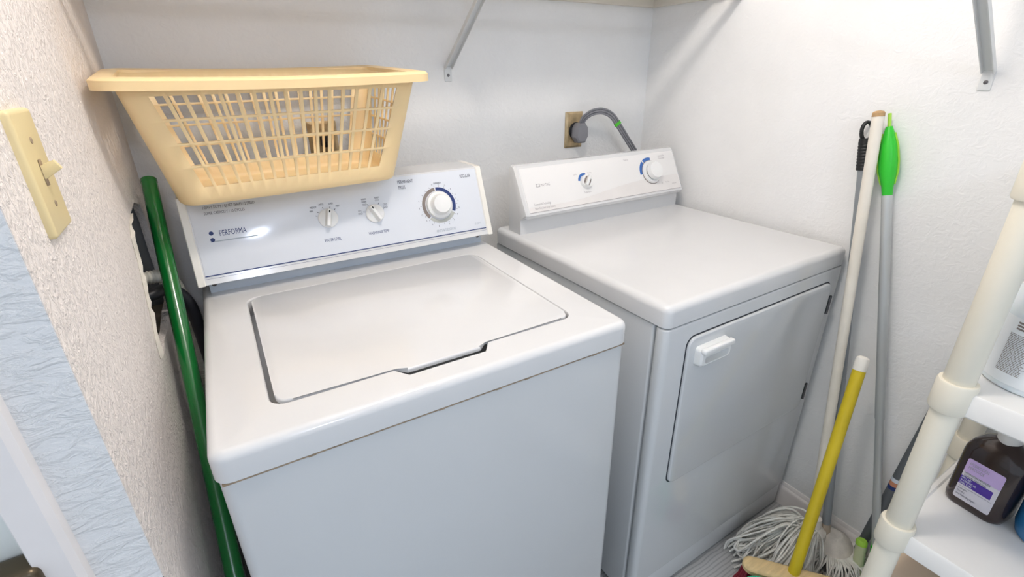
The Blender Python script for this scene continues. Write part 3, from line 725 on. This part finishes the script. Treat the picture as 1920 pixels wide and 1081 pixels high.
# wet mop with grey handle and black grip
a, b = (1.408, -.968, .100), (1.4735, -.760, 1.225)
t = thing('flat_mop', 'looped yarn mop with grey metal handle and black hanging grip', 'mop', (a[0], a[1], 0))
O = Vector((a[0], a[1], 0)); A = Vector(a)-O; B = Vector(b)-O; D = (B-A).normalized()
m = MB(); m.tube([A, B-D*.11], .0112, 18); h = m.build('handle', 'polegrey', t)
m = MB(); m.M = axis_frame(A, B); m.lathe([(.0125, -.03), (.0125, .012), (.0115, .014)], 18); m.build('ferrule', 'ferrule', h)
m = MB(); X = axis_frame(B-D*.115, B); m.M = X
m.lathe([(.0135, 0), (.0155, .002)] + sum([[(.0155, .006+i*.0075), (.0145, .0085+i*.0075), (.0155, .011+i*.0075)] for i in range(8)], []) + [(.0145, .076)], 18)
g = m.build('grip', 'black', t, sharp=25)
m = MB(); m.M = axis_frame(B-D*.04, B); 
ringp = [(0, .0115*math.cos(q), .017+.022*math.sin(q)) for q in [2*PI*i/20 for i in range(21)]]
m.tube(ringp, .0045, 8, caps=False); m.build('hang_loop', 'black', g)
m = MB(); vs = []
L = []
for z, rx_, ry_ in ((.030, .062, .052), (.040, .066, .056), (.062, .055, .046), (.080, .034, .030), (.092, .018, .018)):
    L.append([(rx_*math.cos(2*PI*i/28)+.010, ry_*math.sin(2*PI*i/28)-.026, z) for i in range(28)])
m.loft(L); m.build('cloth_cap', 'mopcloth', t)
m = MB(); rnd = random.Random(4)
for i in range(130):
    q = 2*PI*i/130+rnd.uniform(-.03, .03); d = Vector((math.cos(q), math.sin(q), 0)); c0 = Vector((.006, -.026, 0)); ro = rnd.uniform(.082, .104); s = Vector((-d.y, d.x, 0))*rnd.uniform(-.012, .012)
    pts = [c0+d*.050+Vector((0, 0, .052)), c0+d*.072+Vector((0, 0, .054)), c0+d*ro+s+Vector((0, 0, .034)), c0+d*(ro+.002)+s+Vector((0, 0, .012)), c0+d*.07+Vector((0, 0, .005))]
    for k in pts: k.x = min(k.x, RX-.016-a[0])
    string(m, pts, .0026)
st = m.build('yarn_loops', 'yarn', t, sharp=80); st['kind'] = 'stuff'

# green-grip duster pole
a, b = (1.432, -1.106, .030), (1.470, -.803, 1.247)
t = thing('squeegee_pole', 'silver metal pole with a bright green bulging grip', 'pole', (a[0], a[1], 0))
O = Vector((a[0], a[1], 0)); A = Vector(a)-O; B = Vector(b)-O; LN = (B-A).length; X = axis_frame(A, B)
m = MB(); m.M = X; m.lathe([(.0098, .07), (.0098, .48), (.0112, .482), (.0112, LN-.19)], 20); h = m.build('tube', 'polesilver', t)
m = MB(); m.M = X; m.lathe([(.0105, LN-.245), (.0108, LN-.19), (.012, LN-.17), (.0185, LN-.135), (.0195, LN-.11), (.017, LN-.075), (.010, LN-.042), (.0065, LN-.030)], 24); g = m.build('grip', 'green', t)
m = MB(); m.M = X; m.slab(-.0045, .0045, -.003, .003, LN-.034, LN, .002, .001); m.build('hang_tab', 'lime', g)
for s_ in (-1, 1):
    m = MB(); m.M = X @ Matrix.Rotation(math.radians(60), 4, 'Z'); m.loft([[(s_*(rr+.0008*1)+u*.002, w_, zz) for u, w_ in ((-1, -wd), (1, -wd*.6), (1, wd*.6), (-1, wd))] for zz, rr, wd in ((LN-.165, .0125, .001), (LN-.135, .0185, .004), (LN-.11, .0195, .005), (LN-.075, .017, .004), (LN-.045, .0105, .001))]); m.build('grip_inlay', 'lime', g)
m = MB(); m.M = X; m.lathe([(.020, -.02), (.017, .02), (.0115, .085), (.0112, .10)], 20); m.build('green_socket', 'green', t)

# dark grey pole with a sticker and a black foot
a, b = (1.460, -1.041, .002), (1.474, -1.092, .735)
t = thing('dark_pole', 'dark grey pole with a small sticker leaning behind the shelf post', 'pole', (a[0], a[1], 0))
O = Vector((a[0], a[1], 0)); A = Vector(a)-O; B = Vector(b)-O; X = axis_frame(A, B); LN = (B-A).length
m = MB(); m.M = X; m.lathe([(.0118, .02), (.0118, LN-.01), (.009, LN)], 20); h = m.build('tube', 'poledark', t)
m = MB(); m.M = X; m.lathe([(.012, 0), (.0135, .003), (.0135, .030), (.0118, .034)], 20); m.build('foot', 'black', t)
for z0_, z1_, mm in ((.305, .343, 'sticker'), (.305, .317, 'navy'), (.317, .331, 'orange')):
    m = MB(); m.M = X; rr = .01195 if mm == 'sticker' else .0121; m.lathe([(rr, z0_), (rr, z1_)], 20, False, False); m.build('sticker', mm, h)

# push broom: yellow pole, wooden block, red bristles
a, b = (1.182, -1.003, .105), (1.362, -.941, .690)
t = thing('push_broom', 'short broom with yellow pole, wooden block and dark red bristles', 'broom', (a[0], a[1], 0))
O = Vector((a[0], a[1], 0)); A = Vector(a)-O; B = Vector(b)-O; X = axis_frame(A, B); LN = (B-A).length
m = MB(); m.M = X; m.lathe([(.0145, 0), (.0145, LN-.035)], 22); h = m.build('handle', 'yellow', t)
m = MB(); m.M = X; m.lathe([(.0152, LN-.036), (.0152, LN-.010), (.0135, LN-.004), (.008, LN), (.001, LN+.001)], 22); m.build('end_cap', 'cap', h)
ang = math.radians(-50); BX = Matrix.Rotation(ang, 4, 'Z'); BX.translation = (.000, -.006, .0)
m = MB(); m.M = BX; m.loft([[(-.130+.26*0+x, y, z) for x, y in rrect(o, .26-o, -.026+o, .026-o, .0255-o, 5)] for z, o in ((.086, .003), (.090, 0), (.101, 0), (.107, .005), (.109, .012))]); m.build('block', 'broomwood', t)
m = MB(); m.M = BX
for i in range(17):
    for j in range(4):
        x, y = -.118+i*.01475, -.018+j*.012
        m.M = BX @ Matrix.Translation((x, y, 0)); k = (x*.12, y*.35)
        m.loft([[(u+kk*k[0], v+kk*k[1], z) for u, v in [(rr*math.cos(q*PI/4), rr*math.sin(q*PI/4)) for q in range(8)]] for z, rr, kk in ((.088, .0036, 0), (.03, .0052, .5), (.003, .0066, 1))])
st = m.build('bristles', 'bristle', t); st['kind'] = 'stuff'

# teal dustpan standing on its mouth against the broom
DZ = .122; t = thing('dustpan', 'teal plastic dustpan propped upright against the broom bristles', 'dustpan', (1.112, -1.000, 0), (0, 0, math.radians(-50)))
m = MB(); out = lambda k, o: [(x, z) for x, z in [(-.083+o, 0), (.083-o, 0), (.080-o, DZ-.035)] + [(.080-o-.035+.035*math.cos(q*PI/10), DZ-o-.035+.035*math.sin(q*PI/10)) for q in range(1, 6)] + [(-.080+o+.035-.035*math.sin(q*PI/10), DZ-o-.035+.035*math.cos(q*PI/10)) for q in range(0, 6)]]
L = [[(x, y, z) for x, z in out(0, o)] for y, o in ((.0, .003), (-.002, 0), (-.026, 0), (-.027, .003), (-.024, .006), (-.005, .007))]
m.loft(L); m.build('pan', 'teal', t)
m = MB(); m.tube([(0, -.004, DZ*.55), (0, -.03, DZ*.56), (0, -.075, DZ*.52), (0, -.10, DZ*.48)], [.011, .0105, .0125, .009], 14); m.build('handle', 'teal', t)

# pale green tube
t = thing('pale_green_pole', 'short pale green tube with a lime rim next to the dark pole', 'tube', (1.410, -1.074, 0))
m = MB(); m.tube([(0, 0, 0), (.016, .020, .112)], .0135, 20); m.build('tube', 'palegreen', t)
m = MB(); m.M = axis_frame((.016, .020, .112), (.0183, .0229, .128)); m.lathe([(.0142, -.004), (.0142, .006), (.011, .011), (.008, .011)], 20); m.build('rim', 'lime', t)
